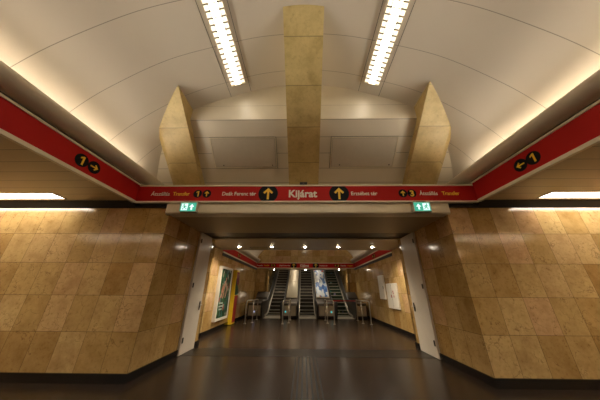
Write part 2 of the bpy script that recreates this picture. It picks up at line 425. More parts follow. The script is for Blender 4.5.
# ------------------------------------------------------------------ stone buttresses at the end of the hall
FY = lambda z: 5.20 + (4.30 - z) / SL      # front plane of the buttresses
def buttress(x0, x1, label, ch_side=0):
    t = thing('stone_buttress', label, 'buttress', ((x0 + x1) / 2, 5.4, 4.0), 'stone buttresses')
    bm = nb(); n = 14
    xs = list(np.linspace(x0, x1, n + 1)); zb = 3.92
    cols = []
    for i, x in enumerate(xs):
        z = zb
        lo, hi = zb, 7.5                              # front edge runs up until it meets the vault
        zt = zv(x) + 0.01
        chf = 0.0
        if ch_side < 0: chf = max(0, 0.13 - (x - x0)) * 0.9
        if ch_side > 0: chf = max(0, 0.13 - (x1 - x)) * 0.9
        fy = lambda z: FY(z) + chf
        mid = [zb + (zt - zb) * k / 6 for k in range(7)]
        front = [bm.verts.new((x, fy(q), q)) for q in mid]
        if zt > ZE: back = [bm.verts.new((x, ysof(zb), zb)), bm.verts.new((x, YU, ZE)), bm.verts.new((x, YU, zt))]
        else: back = [bm.verts.new((x, ysof(zb), zb)), bm.verts.new((x, ysof(zt) - 0.01, zt)), bm.verts.new((x, ysof(zt), zt))]
        cols.append((front, back))
    for (fa, ba), (fb, bb) in zip(cols, cols[1:]):
        for k in range(6): bm.faces.new((fa[k], fb[k], fb[k + 1], fa[k + 1]))
        for k in range(2): bm.faces.new((ba[k], ba[k + 1], bb[k + 1], bb[k]))
        bm.faces.new((fa[6], fb[6], bb[2], ba[2])); bm.faces.new((fa[0], ba[0], bb[0], fb[0]))
    for c, flip in ((cols[0], 0), (cols[-1], 1)):
        loop = c[0] + [c[1][2], c[1][1], c[1][0]]
        bm.faces.new(loop if flip else loop[::-1])
    obj('shaft', bm, M['rib'], t)
    return t
buttress(-3.72, -2.87, 'pointed pale stone buttress leaning out above the left end of the cross sign', -1)
buttress(-0.40, 0.42, 'straight central stone buttress rising between the two ceiling lights')
buttress(2.84, 3.74, 'pointed pale stone buttress leaning out above the right end of the cross sign', 1)

# inspection hatches on the inclined face
def hatch(x0, x1, label):
    z0, z1 = 4.735, 5.275
    cx = (x0 + x1) / 2; zc = (z0 + z1) / 2
    o = Vector((cx, ysof(zc), zc)); up = Vector((0, -1, SL)).normalized(); nrm = Vector((0, -SL, -1)).normalized()
    L = (z1 - z0) / SL * math.hypot(1, SL) / 2
    t = thing('inspection_hatch', label, 'hatch', o, 'inspection hatches')
    P = lambda a, b, c: o + Vector((1, 0, 0)) * a + up * b + nrm * c
    def slab(bm, a0, a1, b0, b1, c0, c1):
        vs = [bm.verts.new(P(a, b, c)) for a in (a0, a1) for b in (b0, b1) for c in (c0, c1)]
        for q in ((0, 1, 3, 2), (4, 6, 7, 5), (0, 4, 5, 1), (2, 3, 7, 6), (0, 2, 6, 4), (1, 5, 7, 3)): bm.faces.new([vs[i] for i in q])
    w = (x1 - x0) / 2; fr = 0.036
    bm = nb(); slab(bm, -w + fr, w - fr, -L + fr, L - fr, 0.004, 0.02); obj('panel', bm, M['cream'], t)
    bm = nb()
    for a in ((-w, w, L - 0.028, L), (-w, w, -L, -L + 0.028), (-w, -w + 0.028, -L + 0.028, L - 0.028), (w - 0.028, w, -L + 0.028, L - 0.028)): slab(bm, *a, 0.002, 0.03)
    obj('frame', bm, M['cream_trim'], t)
    bm = nb()
    slab(bm, -w - 0.009, w + 0.009, -L - 0.009, L + 0.009, 0.001, 0.005); obj('shadow_gap', bm, M['black'], t)
    for a in (-w * 0.7, w * 0.85):
        bm = nb(); slab(bm, a - 0.014, a + 0.014, -L + 0.07, -L + 0.098, 0.02, 0.03); obj('lock', bm, M['dark_steel'], t)
hatch(-2.47, -0.72, 'rectangular inspection hatch left of the central buttress')
hatch(0.735, 2.48, 'rectangular inspection hatch right of the central buttress')

# ------------------------------------------------------------------ coves with hidden tubes
def cove(s, name, label, x_band, x_lip, zb, y0, y1, lampmat, cyx, yl=99, watts=5.0):
    """s -1 left, +1 right ; x values are distances from the axis"""
    t = thing(name, label, 'cornice', (s * x_band, y0, zb), None)
    prof = [(x_band + 0.02, zb), (x_band, zb + 0.02)]
    for k in range(9):
        a = PI / 2 * k / 8
        prof.append((x_band - (x_band - x_lip) * math.sin(a), zb + 0.03 + 0.21 * (1 - math.cos(a))))
    prof += [(x_lip + 0.01, zb + 0.26), (x_lip + 0.04, zb + 0.24), (x_band + 0.04, zb + 0.03)]
    prof2 = [(x_band + 0.04, zb + 0.03), (cyx, zb + 0.03), (cyx, zb), (x_band + 0.02, zb)]
    bm = nb(); n = 10
    poly = prof
    pts = [(s * x, z) for x, z in poly]
    A = [bm.verts.new((x, y0, z)) for x, z in pts]; Bv = [bm.verts.new((x, y1, z)) for x, z in pts]
    for i in range(len(pts)):
        j = (i + 1) % len(pts); fc = bm.faces.new((A[i], Bv[i], Bv[j], A[j])); fc.smooth = 2 <= i <= 10
    obj('cornice_moulding', bm, M['cream'], t)
    bm = nb(); prism_y(bm, [(s * x, z) for x, z in prof2], y0, y1); obj('trough', bm, M['cream'], t)
    bm = nb(); tube(bm, [(s * (x_lip + 0.10), y0 + 0.05, zb + 0.205), (s * (x_lip + 0.10), min(y1 - 0.05, yl), zb + 0.205)], 0.025, 8)
    obj('fluorescent_tube', bm, lampmat, t)
    # added area lamp, unseen in the trough, brightens the middle of the vault
    ye = min(y1 - 0.05, yl - 0.5); L = ye - y0 - 0.1
    la = bpy.data.lights.new('cove_lamp', 'AREA'); la.shape = 'RECTANGLE'; la.size = 0.07; la.size_y = L
    la.energy = watts * L; la.color = (1, 0.90, 0.74); la.spread = math.radians(100)
    lo = bpy.data.objects.new('lamp', la); COL.objects.link(lo); lo.parent = t
    el = math.radians(35); d = Vector((-s * math.cos(el), 0, math.sin(el)))
    zz = -d; yy = Vector((0, 1, 0)); xx = yy.cross(zz)
    pos = Vector((s * (x_lip + 0.10), (y0 + ye) / 2, zb + 0.215)) - t.location
    lo.matrix_local = Matrix(((xx.x, yy.x, zz.x, pos.x), (xx.y, yy.y, zz.y, pos.y), (xx.z, yy.z, zz.z, pos.z), (0, 0, 0, 1)))
cove(-1, 'cove_cornice', 'rounded cream cornice hiding lamps above the left red sign fascia', 4.17, 3.93, 4.07, YB, 5.55, M['cove_lamp'], 4.47, 4.5)
cove(1, 'cove_cornice', 'rounded cream cornice hiding lamps above the right red sign fascia', 4.22, 3.98, 4.09, YB, 5.55, M['cove_lamp'], 4.47, 4.5)
cove(-1, 'cove_cornice', 'small cream cornice above the left corridor sign near the escalators', 3.70, 3.50, 3.62, 9.82, YE - 0.02, M['cove_lamp_far'], 3.82, watts=0.4)
cove(1, 'cove_cornice', 'small cream cornice above the right corridor sign near the escalators', 4.00, 3.80, 3.62, 9.82, YE - 0.02, M['cove_lamp_far'], 4.12, watts=0.4)

# ------------------------------------------------------------------ signs
def frame_m(o, right, up):
    r = Vector(right); u = Vector(up); n = r.cross(u)
    return Matrix(((r.x, u.x, n.x, o[0]), (r.y, u.y, n.y, o[1]), (r.z, u.z, n.z, o[2]), (0, 0, 0, 1)))
def extr(bm, pts, mtx, t):
    a = [bm.verts.new(mtx @ Vector((x, y, 0))) for x, y in pts]; b = [bm.verts.new(mtx @ Vector((x, y, t))) for x, y in pts]
    n = len(pts); bm.faces.new(a[::-1]); bm.faces.new(b)
    for i in range(n): bm.faces.new((a[i], a[(i + 1) % n], b[(i + 1) % n], b[i]))
def lettering(text, width, mtx, mat, parent, name='lettering', height=None, weight=0.012):
    cu = bpy.data.curves.new('t', 'FONT'); cu.body = text; cu.size = 1; cu.offset = weight; cu.extrude = 0.01; cu.align_x = 'LEFT'
    o = bpy.data.objects.new('t', cu); COL.objects.link(o)
    dg = bpy.context.evaluated_depsgraph_get(); me = bpy.data.meshes.new_from_object(o.evaluated_get(dg))
    bpy.data.objects.remove(o); bpy.data.curves.remove(cu)
    xs = [v.co.x for v in me.vertices]; y0 = 0
    sx = width / (max(xs) - min(xs)); cxx = (max(xs) + min(xs)) / 2
    sy = sx if height is None else height / 0.70
    me.transform(mtx @ Matrix.Diagonal((sx, sy, 0.3, 1)) @ Matrix.Translation((-cxx, -0.35, 0.012)))
    me.materials.clear()
    return obj(name, me, mat, parent)
def disc(r, hclip, mtx, parent):
    pts = []
    for k in range(40):
        a = 2 * PI * k / 40; pts.append((r * math.cos(a), max(-hclip, min(hclip, r * math.sin(a)))))
    bm = nb(); extr(bm, pts, mtx, 0.004); return obj('roundel', bm, M['sign_black'], parent)
def arrow(size, mtx, parent, ang=0):
    m = mtx @ Matrix.Rotation(ang, 4, 'Z') @ Matrix.Translation((0, 0, 0.005)); w = 0.085 * size
    bm = nb(); h = size / 2
    extr(bm, [(-w / 1, -h), (w / 1, -h), (w / 1, h * 0.55), (-w / 1, h * 0.55)], m, 0.003)
    extr(bm, [(0, h), (0, h - 0.25 * size), (-0.28 * size, h - 0.52 * size), (-0.40 * size, h - 0.40 * size)], m, 0.0035)
    extr(bm, [(0, h), (0.40 * size, h - 0.40 * size), (0.28 * size, h - 0.52 * size), (0, h - 0.25 * size)], m, 0.0035)
    return obj('arrow', bm, M['sign_yellow'], parent)
def numeral_one(h, mtx, parent):
    p = [(0.02, -0.5), (0.22, -0.5), (0.22, 0.5), (0.06, 0.5), (-0.22, 0.32), (-0.22, 0.14), (0.02, 0.26)]
    bm = nb(); extr(bm, [(x * h, y * h) for x, y in p], mtx @ Matrix.Translation((0, 0, 0.005)), 0.003)
    return obj('numeral', bm, M['sign_yellow'], parent)
def cross_sign(y, z0, z1, xl, xr, label, dx=0, near=True):
    t = thing('cross_sign', label, 'sign', (0, y, z0))
    bm = nb(); box(bm, xl, xr, y, y + 0.05, z0 + 0.035, z1 - 0.03); obj('red_panel', bm, M['red'], t)
    bm = nb(); bevbox(bm, xl, xr, y - 0.015, y + 0.055, z1 - 0.03, z1 + 0.01, 0.006); obj('top_trim', bm, M['cream_trim'], t)
    bm = nb(); bevbox(bm, xl, xr, y - 0.015, y + 0.055, z0 - 0.01, z0 + 0.035, 0.006); obj('bottom_trim', bm, M['cream_trim'], t)
    zc = (z0 + z1) / 2; hc = (z1 - z0) / 2 - 0.035
    K = lambda x, dz=0: frame_m((x + dx, y - 0.001, zc + dz), (1, 0, 0), (0, 0, 1))
    lettering('Kijárat', 0.70, K(-0.01), M['sign_white'], t, height=0.19, weight=0.03)
    for x in (-0.875, 0.885):
        d = disc(0.245, hc, K(x), t); arrow(0.31, K(x), d)
    lettering('Deák Ferenc tér', 0.84, K(-1.60), M['sign_white'], t, height=0.095)
    lettering('Erzsébet tér', 0.64, K(1.50), M['sign_white'], t, height=0.095)
    for x, c in ((-2.64, '1'), (-2.41, '^'), (2.45, '^'), (2.67, '3')):
        d = disc(0.108, 0.2, K(x), t)
        if c == '^': arrow(0.145, K(x), d)
        elif c == '1': numeral_one(0.15, K(x), d)
        else: lettering(c, 0.095, K(x), M['sign_yellow'], d, 'numeral', 0.15, 0.04)
    lettering('Átszállás', 0.47, K(-3.58), M['sign_white'], t, height=0.095)
    lettering('Transfer', 0.42, K(-3.05), M['sign_yellow'], t, height=0.095)
    lettering('Átszállás', 0.44, K(3.07), M['sign_white'], t, height=0.095)
    lettering('Transfer', 0.42, K(3.61), M['sign_yellow'], t, height=0.095)
    return t
cross_sign(4.70, 3.565, 4.03, -4.17, 4.22, 'long red exit sign spanning the hall above the passage')
cross_sign(YE - 0.10, 3.19, 3.60, XL + 0.02, XR - 0.02, 'red exit sign over the escalators at the corridor end', dx=0.1)
def side_sign(s, x, y0, y1, z0, z1, label, marks):
    t = thing('side_sign', label, 'sign', (x, y0, z0))
    xi, xo = x, x + s * 0.05
    B3 = lambda bm, a, b, za, zb, dep=0.0: box(bm, min(xi - s * dep, xo), max(xi - s * dep, xo), a, b, za, zb)
    bm = nb(); B3(bm, y0, y1, z0 + 0.035, z1 - 0.03); obj('red_panel', bm, M['red'], t)
    bm = nb(); B3(bm, y0, y1, z1 - 0.03, z1 + 0.01, 0.015); obj('top_trim', bm, M['cream_trim'], t)
    bm = nb(); B3(bm, y0, y1, z0 - 0.03, z0 + 0.035, 0.015); obj('bottom_trim', bm, M['cream_trim'], t)
    bm = nb(); box(bm, min(x + s * 0.002, x + s * 0.05), max(x + s * 0.002, x + s * 0.05), y0, y1, z1 + 0.01, z1 + 0.04); obj('top_shadow_line', bm, M['black'], t)  # black strip draws the shadow line between band and cornice
    zc = (z0 + z1) / 2
    for yy, c in marks:
        k = frame_m((x - s * 0.001, yy, zc), (0, -s, 0), (0, 0, 1))
        d = disc(0.125, 0.3, k, t)
        if c == '1': numeral_one(0.17, k, d)
        else: arrow(0.16, k, d, -PI / 2 if s < 0 else PI / 2)
    return t
side_sign(-1, -4.15, YB, 4.68, 3.575, 4.05, 'red sign fascia along the left side of the hall', [(3.24, '1'), (3.49, '>')])
side_sign(1, 4.20, YB, 4.68, 3.59, 4.085, 'red sign fascia along the right side of the hall', [(3.27, '1'), (3.51, '<')])
side_sign(-1, XL + 0.02, 9.82, YE - 0.12, 3.21, 3.61, 'red sign fascia on the left corridor wall towards the escalators', [(12.2, '1'), (12.5, '>')])
side_sign(1, XR - 0.02, 9.82, YE - 0.12, 3.21, 3.61, 'red sign fascia on the right corridor wall towards the escalators', [(12.2, '1'), (12.5, '<')])
# fascia core behind the side signs and dark slot under them
for s, x, nm in ((-1, -4.20, 'trim_5'), (1, 4.25, 'trim_6')):
    bm = nb(); box(bm, min(x, x + s * 0.2), max(x, x + s * 0.2), YB, 4.9, 3.67, 4.07); struct(nm, bm, M['cream'])
for s, x, nm in ((-1, XL, 'trim_7'), (1, XR, 'trim_8')):
    bm = nb(); box(bm, min(x, x - s * 0.02), max(x, x - s * 0.02), 9.82, YE, 3.05, 3.18); struct(nm, bm, M['black'])
bm = nb(); box(bm, -4.4, 4.45, 4.752, 5.4, 3.61, 4.0); struct('trim_9', bm, M['cream'])
# small black box on top of the cross sign
t = thing('black_camera', 'small black camera housing on the cross sign below the central buttress', 'camera', (0.0, 4.72, 4.04))
bm = nb(); bevbox(bm, -0.09, 0.10, 4.69, 4.83, 4.041, 4.12, 0.01); obj('housing', bm, M['black'], t)
bm = nb(); tube(bm, [(0.005, 4.70, 4.08), (0.005, 4.68, 4.08)], 0.022, 10); obj('lens', bm, M['dark_steel'], t)

# illuminated emergency exit signs
def exit_sign(xc, label, man_left):
    y = 4.56; z0, z1 = 3.285, 3.495; w = 0.185
    t = thing('exit_sign', label, 'exit sign', (xc, y, z0), 'green exit signs')
    bm = nb(); bevbox(bm, xc - w - 0.02, xc + w + 0.02, y, y + 0.10, z0 - 0.015, z1 + 0.015, 0.008); obj('housing', bm, M['steel'], t)
    bm = nb(); box(bm, xc - w, xc + w, y - 0.006, y, z0, z1); fcs = obj('green_face', bm, M['green_lit'], t)
    K = frame_m((xc, y - 0.007, (z0 + z1) / 2), (1, 0, 0), (0, 0, 1))
    sx = -1 if man_left else 1
    k1 = K @ Matrix.Translation((sx * 0.085, 0, 0)); k2 = K @ Matrix.Translation((-sx * 0.085, 0, 0))
    bm = nb(); extr(bm, [(-0.075, -0.085), (0.075, -0.085), (0.075, 0.085), (-0.075, 0.085)], k1, 0.002); dr = obj('doorway', bm, M['white_lit'], t)
    bm = nb(); k3 = k1 @ Matrix.Translation((0, 0, 0.003)) @ Matrix.Diagonal((sx, 1, 1, 1))
    extr(bm, [(0.02 + 0.016 * math.cos(a), 0.058 + 0.016 * math.sin(a)) for a in np.linspace(0, 2 * PI, 13)[:-1]], k3, 0.002)
    for q in ([(-0.02, 0.03), (0.02, 0.04), (0.015, -0.01), (-0.02, -0.015)], [(0.02, 0.035), (0.055, 0.01), (0.05, 0.0), (0.015, 0.02)],
              [(-0.02, 0.03), (-0.055, 0.005), (-0.048, -0.005), (-0.012, 0.015)], [(0.0, -0.01), (0.04, -0.035), (0.03, -0.075), (0.018, -0.072), (0.022, -0.04), (-0.015, -0.015)],
              [(-0.02, -0.01), (0.0, -0.02), (-0.03, -0.05), (-0.065, -0.05), (-0.065, -0.04), (-0.035, -0.038)]): extr(bm, q, k3, 0.002)
    obj('running_figure', bm, M['green_lit'], dr)
    bm = nb(); extr(bm, [(-0.02, -0.075), (0.02, -0.075), (0.02, 0.0), (0.06, 0.0), (0, 0.075), (-0.06, 0.0), (-0.02, 0.0)], k2, 0.002); obj('arrow', bm, M['white_lit'], t)
    for x in (xc - 0.12, xc + 0.12):
        bm = nb(); box(bm, x - 0.012, x + 0.012, y + 0.03, y + 0.06, z1 + 0.015, 3.54); obj('hanger', bm, M['steel'], t)
    bm = nb(); box(bm, xc - 0.14, xc + 0.14, y + 0.03, 4.734, 3.538, 3.552); obj('bracket', bm, M['steel'], t)
exit_sign(-2.72, 'green lit exit sign hanging below the left end of the cross sign', True)
exit_sign(2.76, 'green lit exit sign hanging below the right end of the cross sign', False)

# ------------------------------------------------------------------ lamps
def troffer(xc, label):
    y0, y1 = -4.0, 3.70; w = 0.175
    z = zv(xc); d = 0.05
    ta = Vector((1, 0, (zv(xc + d) - zv(xc - d)) / (2 * d))).normalized(); nr = Vector((ta.z, 0, -ta.x))
    o = Vector((xc, 0, z))
    t = thing('ceiling_light', label, 'ceiling light', (xc, y1, z), 'long ceiling lights')
    P = lambda a, y, c: o + ta * a + nr * c + Vector((0, y, 0))
    def slab(bm, a0, a1, b0, b1, c0, c1):
        vs = [bm.verts.new(P(a, b, c)) for a in (a0, a1) for b in (b0, b1) for c in (c0, c1)]
        for q in ((0, 1, 3, 2), (4, 6, 7, 5), (0, 4, 5, 1), (2, 3, 7, 6), (0, 2, 6, 4), (1, 5, 7, 3)): bm.faces.new([vs[i] for i in q])
    bm = nb(); slab(bm, -0.082, 0.082, y0, y1, 0.008, 0.018); obj('diffuser', bm, M['lamp'], t)
    bm = nb(); slab(bm, -w, -0.082, y0, y1, 0.008, 0.018); slab(bm, 0.082, w, y0, y1, 0.008, 0.018); obj('side_reflector', bm, M['lamp_side'], t)
    bm = nb()
    slab(bm, -w - 0.02, -w, y0 - 0.02, y1 + 0.02, 0.0, 0.06); slab(bm, w, w + 0.02, y0 - 0.02, y1 + 0.02, 0.0, 0.06)
    slab(bm, -w, w, y1, y1 + 0.02, 0.0, 0.06); slab(bm, -w, w, y0 - 0.02, y0, 0.0, 0.06)
    obj('frame', bm, M['louvre'], t)
    bm = nb()
    for a in (-0.09, 0.09): slab(bm, a - 0.008, a + 0.008, y0, y1, 0.018, 0.05)
    y = y1 - 0.10
    while y > y0: slab(bm, -w, w, y - 0.008, y + 0.008, 0.018, 0.045); y -= 0.11
    obj('louvre', bm, M['louvre_dark'], t)
    # black joint lines of the ceiling strip it sits in
    bm = nb()
    for a in (-w - 0.10, w + 0.10): slab(bm, a - 0.004, a + 0.004, y0, YU - 0.005, -0.01, 0.003)
    obj('panel_joint', bm, M['black'], t)
troffer(-1.67, 'long louvred ceiling light left of the central buttress')
troffer(1.74, 'long louvred ceiling light right of the central buttress')
def aisle_lamp(s, y0, y1, label):
    xi = s * (5.74 if s < 0 else 5.46); xo = s * (XO - 0.5)
    a, b = min(xi, xo), max(xi, xo)
    t = thing('soffit_light', label, 'ceiling light', (xi, y0, 3.6), 'side aisle ceiling lights')
    bm = nb(); box(bm, a, b, y0 + 0.02, y1 - 0.02, 3.62, 3.64); obj('diffuser', bm, M['lamp_soffit_end' if y0 > 4 else 'lamp_soffit'], t)
    bm = nb(); box(bm, a, b, y0, y0 + 0.02, 3.595, 3.66); box(bm, a, b, y1 - 0.02, y1, 3.595, 3.66); obj('frame', bm, M['louvre'], t)
    bm = nb(); box(bm, xi - 0.02, xi + 0.02, y0, y1, 3.594, 3.66); obj('end_cap', bm, M['black'], t)
    # slot filler beyond the lamp
    bm = nb(); box(bm, min(xo, s * XO), max(xo, s * XO), y0, y1, 3.60, 3.66); obj('blank_panel', bm, M['planks'], t)
for s, side in ((-1, 'left'), (1, 'right')):
    for i, (y0, y1) in enumerate(LAMPY):
        lab = ['recessed strip light in the %s plank soffit just above the stone wall', 'recessed strip light in the %s plank soffit beside the camera position', 'recessed strip light in the %s plank soffit far behind the camera position'][i] % side
        aisle_lamp(s, y0, y1, lab)
def downlight(x, y, z, label, energy, grp):
    t = thing('downlight', label, 'downlight', (x, y, z), grp)
    bm = nb(); bmesh.ops.create_cone(bm, cap_ends=True, segments=20, radius1=0.075, radius2=0.075, depth=0.012, matrix=Matrix.Translation((x, y, z - 0.006)))
    obj('trim_ring', bm, M['steel'], t)
    bm = nb(); bmesh.ops.create_cone(bm, cap_ends=True, segments=20, radius1=0.058, radius2=0.058, depth=0.012, matrix=Matrix.Translation((x, y, z - 0.014)))
    obj('lens', bm, M['down'], t)
    l = bpy.data.lights.new('spot', 'SPOT'); l.energy = energy; l.color = (1, 0.88, 0.68); l.spot_size = math.radians(140); l.spot_blend = 0.7; l.shadow_soft_size = 0.05
    lo = bpy.data.objects.new('lamp', l); COL.objects.link(lo); lo.parent = t; lo.location = (0, 0, -0.03)
for x, lab in zip((-2.75, -1.35, 0.06, 1.48, 2.93), ('small round downlight at the left end of the row over the passage', 'second small round downlight from the left over the passage', 'small round downlight in the middle of the row over the passage', 'second small round downlight from the right over the passage', 'small round downlight at the right end of the row over the passage')):
    downlight(x, 9.0, 3.295, lab, 75, 'downlights over the passage')
bm = nb(); box(bm, -2.78, 3.42, YE - 0.05, YE + 0.9, 3.13, 3.19); struct('ceiling_escalator_mouth', bm, M['low_soffit'])
for x, lab in zip((-2.40, 0.18, 2.85), ('small downlight over the left escalator', 'small downlight over the middle escalator', 'small downlight over the right escalator')):
    downlight(x, YE + 0.25, 3.13, lab, 28, 'downlights over the escalators')
t = thing('added_strip_light', 'added unseen strip light under the crown of the corridor vault before the escalators', 'ceiling light', (XC, 12.5, 5.5))  # unseen lamp added to brighten the corridor walls and end wall
bm = nb(); box(bm, XC - 0.09, XC + 0.09, 10.6, 15.4, z2(XC) - 0.09, z2(XC) - 0.05); obj('diffuser', bm, M['lamp_corridor_added'], t)
bm = nb(); box(bm, XC - 0.11, XC + 0.11, 10.55, 15.45, z2(XC) - 0.05, z2(XC) - 0.003); obj('housing', bm, M['louvre'], t)
# unseen tubes added on the sloping shaft ceiling to light the escalators
for i, (x, lab) in enumerate(((-0.85, 'added unseen strip lamp on the shaft ceiling between left and middle escalators'), (1.4, 'added unseen strip lamp on the shaft ceiling between middle and right escalators'))):
    t = thing('added_shaft_light', lab, 'ceiling light', (x, 20, 4.0), 'added shaft ceiling lights')
    zz = lambda y: 3.2 + (y - YE - 0.9) * tan30
    bm = nb(); tube(bm, [(x, 19.2, zz(19.2) - 0.12), (x, 25.5, zz(25.5) - 0.12)], 0.035, 8); obj('fluorescent_tube', bm, M['lamp_shaft_added'], t)
    bm = nb(); box(bm, x - 0.06, x + 0.06, 19.2, 19.26, zz(19.2) - 0.13, zz(19.2)); box(bm, x - 0.06, x + 0.06, 25.44, 25.5, zz(25.5) - 0.13, zz(25.44)); obj('bracket', bm, M['steel'], t)

# ------------------------------------------------------------------ floor details
bm = nb(); box(bm, -3.27, 3.44, 6.62, 7.38, 0.0, 0.004); struct('trim_shade_10', bm, M['grate'])
t = thing('tactile_strip', 'raised tactile guide strip running along the middle of the dark floor', 'guide strip', (0.06, 6.6, 0))
M['tactile'] = plain('tactile bars', (0.045, 0.031, 0.022), 0.22)
M['tactile'].node_tree.nodes['Principled BSDF'].inputs['Specular IOR Level'].default_value = 0.25
for k in range(6):
    x = -0.16 + 0.088 * k
    bm = nb(); prism_y(bm, [(x - 0.030, 0.0), (x - 0.028, 0.007), (x + 0.028, 0.007), (x + 0.030, 0.0)], -6, 6.60); obj('bar', bm, M['tactile'], t)
bm = nb(); box(bm, -0.21, 0.33, -6, 6.62, 0, 0.002); obj('backing', bm, M['sign_black'], t)

# ------------------------------------------------------------------ things on the corridor walls
t = thing('poster_case', 'green poster in a white frame on the left corridor wall', 'poster', (XL, 10.4, 0.35))
y0, y1, z0, z1 = 9.70, 11.25, 0.38, 2.58
bm = nb(); box(bm, XL, XL + 0.10, y0, y1, z0, z1); obj('case', bm, M['white'], t)
bm = nb()
for a in ((y0, y1, z1 - 0.10, z1), (y0, y1, z0, z0 + 0.10), (y0, y0 + 0.10, z0 + 0.10, z1 - 0.10), (y1 - 0.10, y1, z0 + 0.10, z1 - 0.10)): box(bm, XL + 0.10, XL + 0.13, *a)
obj('frame', bm, M['white'], t)
bm = nb(); box(bm, XL + 0.10, XL + 0.108, y0 + 0.10, y1 - 0.10, z0 + 0.10, z1 - 0.10); ps = obj('poster', bm, M['art'], t)
M['leaf'] = plain('poster pale mark', (0.42, 0.48, 0.42), 0.4); M['pinkish'] = plain('poster pink mark', (0.45, 0.16, 0.10), 0.4)
def mark(bm, y, z, w, h, sh=0): extr(bm, [(-w, -h), (w, -h), (w + sh, h), (-w + sh, h)], frame_m((XL + 0.108, y, z), (0, 1, 0), (0, 0, 1)), 0.002)
bm = nb()
for y, z, w in ((10.2, 1.05, 0.22), (10.25, 0.93, 0.28), (10.2, 0.81, 0.18)): mark(bm, y, z, w, 0.03)
obj('caption_bars', bm, M['leaf'], ps)
bm = nb()
for y, z, h, sh in ((10.1, 1.55, 0.28, 0.2), (10.35, 1.8, 0.32, 0.18), (10.6, 1.5, 0.25, 0.2), (10.3, 1.35, 0.12, 0.1)): mark(bm, y, z, 0.05, h, sh)
obj('pink_strokes', bm, M['pinkish'], ps)
t = thing('information_kiosk', 'tall yellow sided panel standing beside the poster on the left wall', 'kiosk', (XL, 12.0, 0))
bm = nb(); bevbox(bm, XL + 0.001, XL + 0.20, 11.75, 12.30, 0.02, 2.56, 0.01); obj('body', bm, M['yellow'], t, 'yellow body')
bm = nb(); box(bm, XL + 0.20, XL + 0.207, 11.78, 12.27, 1.35, 2.48); obj('upper_front', bm, M['kiosk_art'], t, 'dark patterned front sheet')
bm = nb(); box(bm, XL + 0.20, XL + 0.207, 11.78, 12.27, 0.10, 1.30); obj('lower_front', bm, M['redbelt'], t, 'dark red front sheet')
t = thing('wall_cabinet', 'narrow white cabinet on the right corridor wall, nearer the escalators', 'cabinet', (XR, 11.65, 1.18), 'white boards on the right wall')
bm = nb(); bevbox(bm, XR - 0.07, XR, 11.28, 12.05, 1.20, 2.32, 0.008); obj('body', bm, M['white'], t)
bm = nb(); bevbox(bm, XR - 0.085, XR - 0.07, 11.36, 11.40, 1.68, 1.80, 0.004); obj('latch', bm, M['dark_steel'], t)
t = thing('wall_cabinet', 'wide white cabinet with small dark marks on the right corridor wall, nearer the steel door', 'cabinet', (XR, 10.4, 0.86), 'white boards on the right wall')
bm = nb(); bevbox(bm, XR - 0.07, XR, 9.82, 11.0, 0.86, 1.90, 0.008); obj('body', bm, M['white'], t)
bm = nb(); box(bm, XR - 0.073, XR - 0.069, 10.39, 10.40, 0.88, 1.88); obj('door_joint', bm, M['dark_steel'], t)
for y, z, w, h in ((10.22, 1.52, 0.035, 0.075), (10.46, 1.36, 0.035, 0.06), (10.18, 1.36, 0.03, 0.04)):
    bm = nb(); box(bm, XR - 0.076, XR - 0.07, y - w, y + w, z - h, z + h); obj('mark', bm, M['redbelt'], t)
# small ceiling hatch lines beside the downlights
t = thing('ceiling_hatch', 'flat rectangular hatch in the passage ceiling between two left downlights', 'hatch', (-1.9, 8.9, 3.29))
bm = nb(); box(bm, -2.3, -1.6, 9.05, 9.5, 3.288, 3.296); obj('panel', bm, M['beam_soffit'], t)
bm = nb()
for a in ((-2.33, -1.57, 9.02, 9.05), (-2.33, -1.57, 9.5, 9.53), (-2.33, -2.3, 9.05, 9.5), (-1.6, -1.57, 9.05, 9.5)): box(bm, *a, 3.285, 3.296)
obj('frame', bm, M['dark_steel'], t)

# ------------------------------------------------------------------ escalators
Y0 = 15.6; NS = 20; YI = 16.35
ztops = [0.01, 0.04, 0.14, 0.30]
while len(ztops) < NS: ztops.append(ztops[-1] + 0.4 * tan30)
def handrail_path(x):
    pts = []
    for k in range(9):
        a = -PI / 2 - PI * k / 8
        pts.append((x, 14.30 + 0.30 * math.cos(a), 0.62 + 0.30 * math.sin(a)))
    pts += [(x, 15.2, 0.92), (x, 16.2, 0.94), (x, 16.5, 1.0), (x, 16.8, 1.13)]
    pts.append((x, 25.0, 1.13 + 8.2 * tan30)); return pts
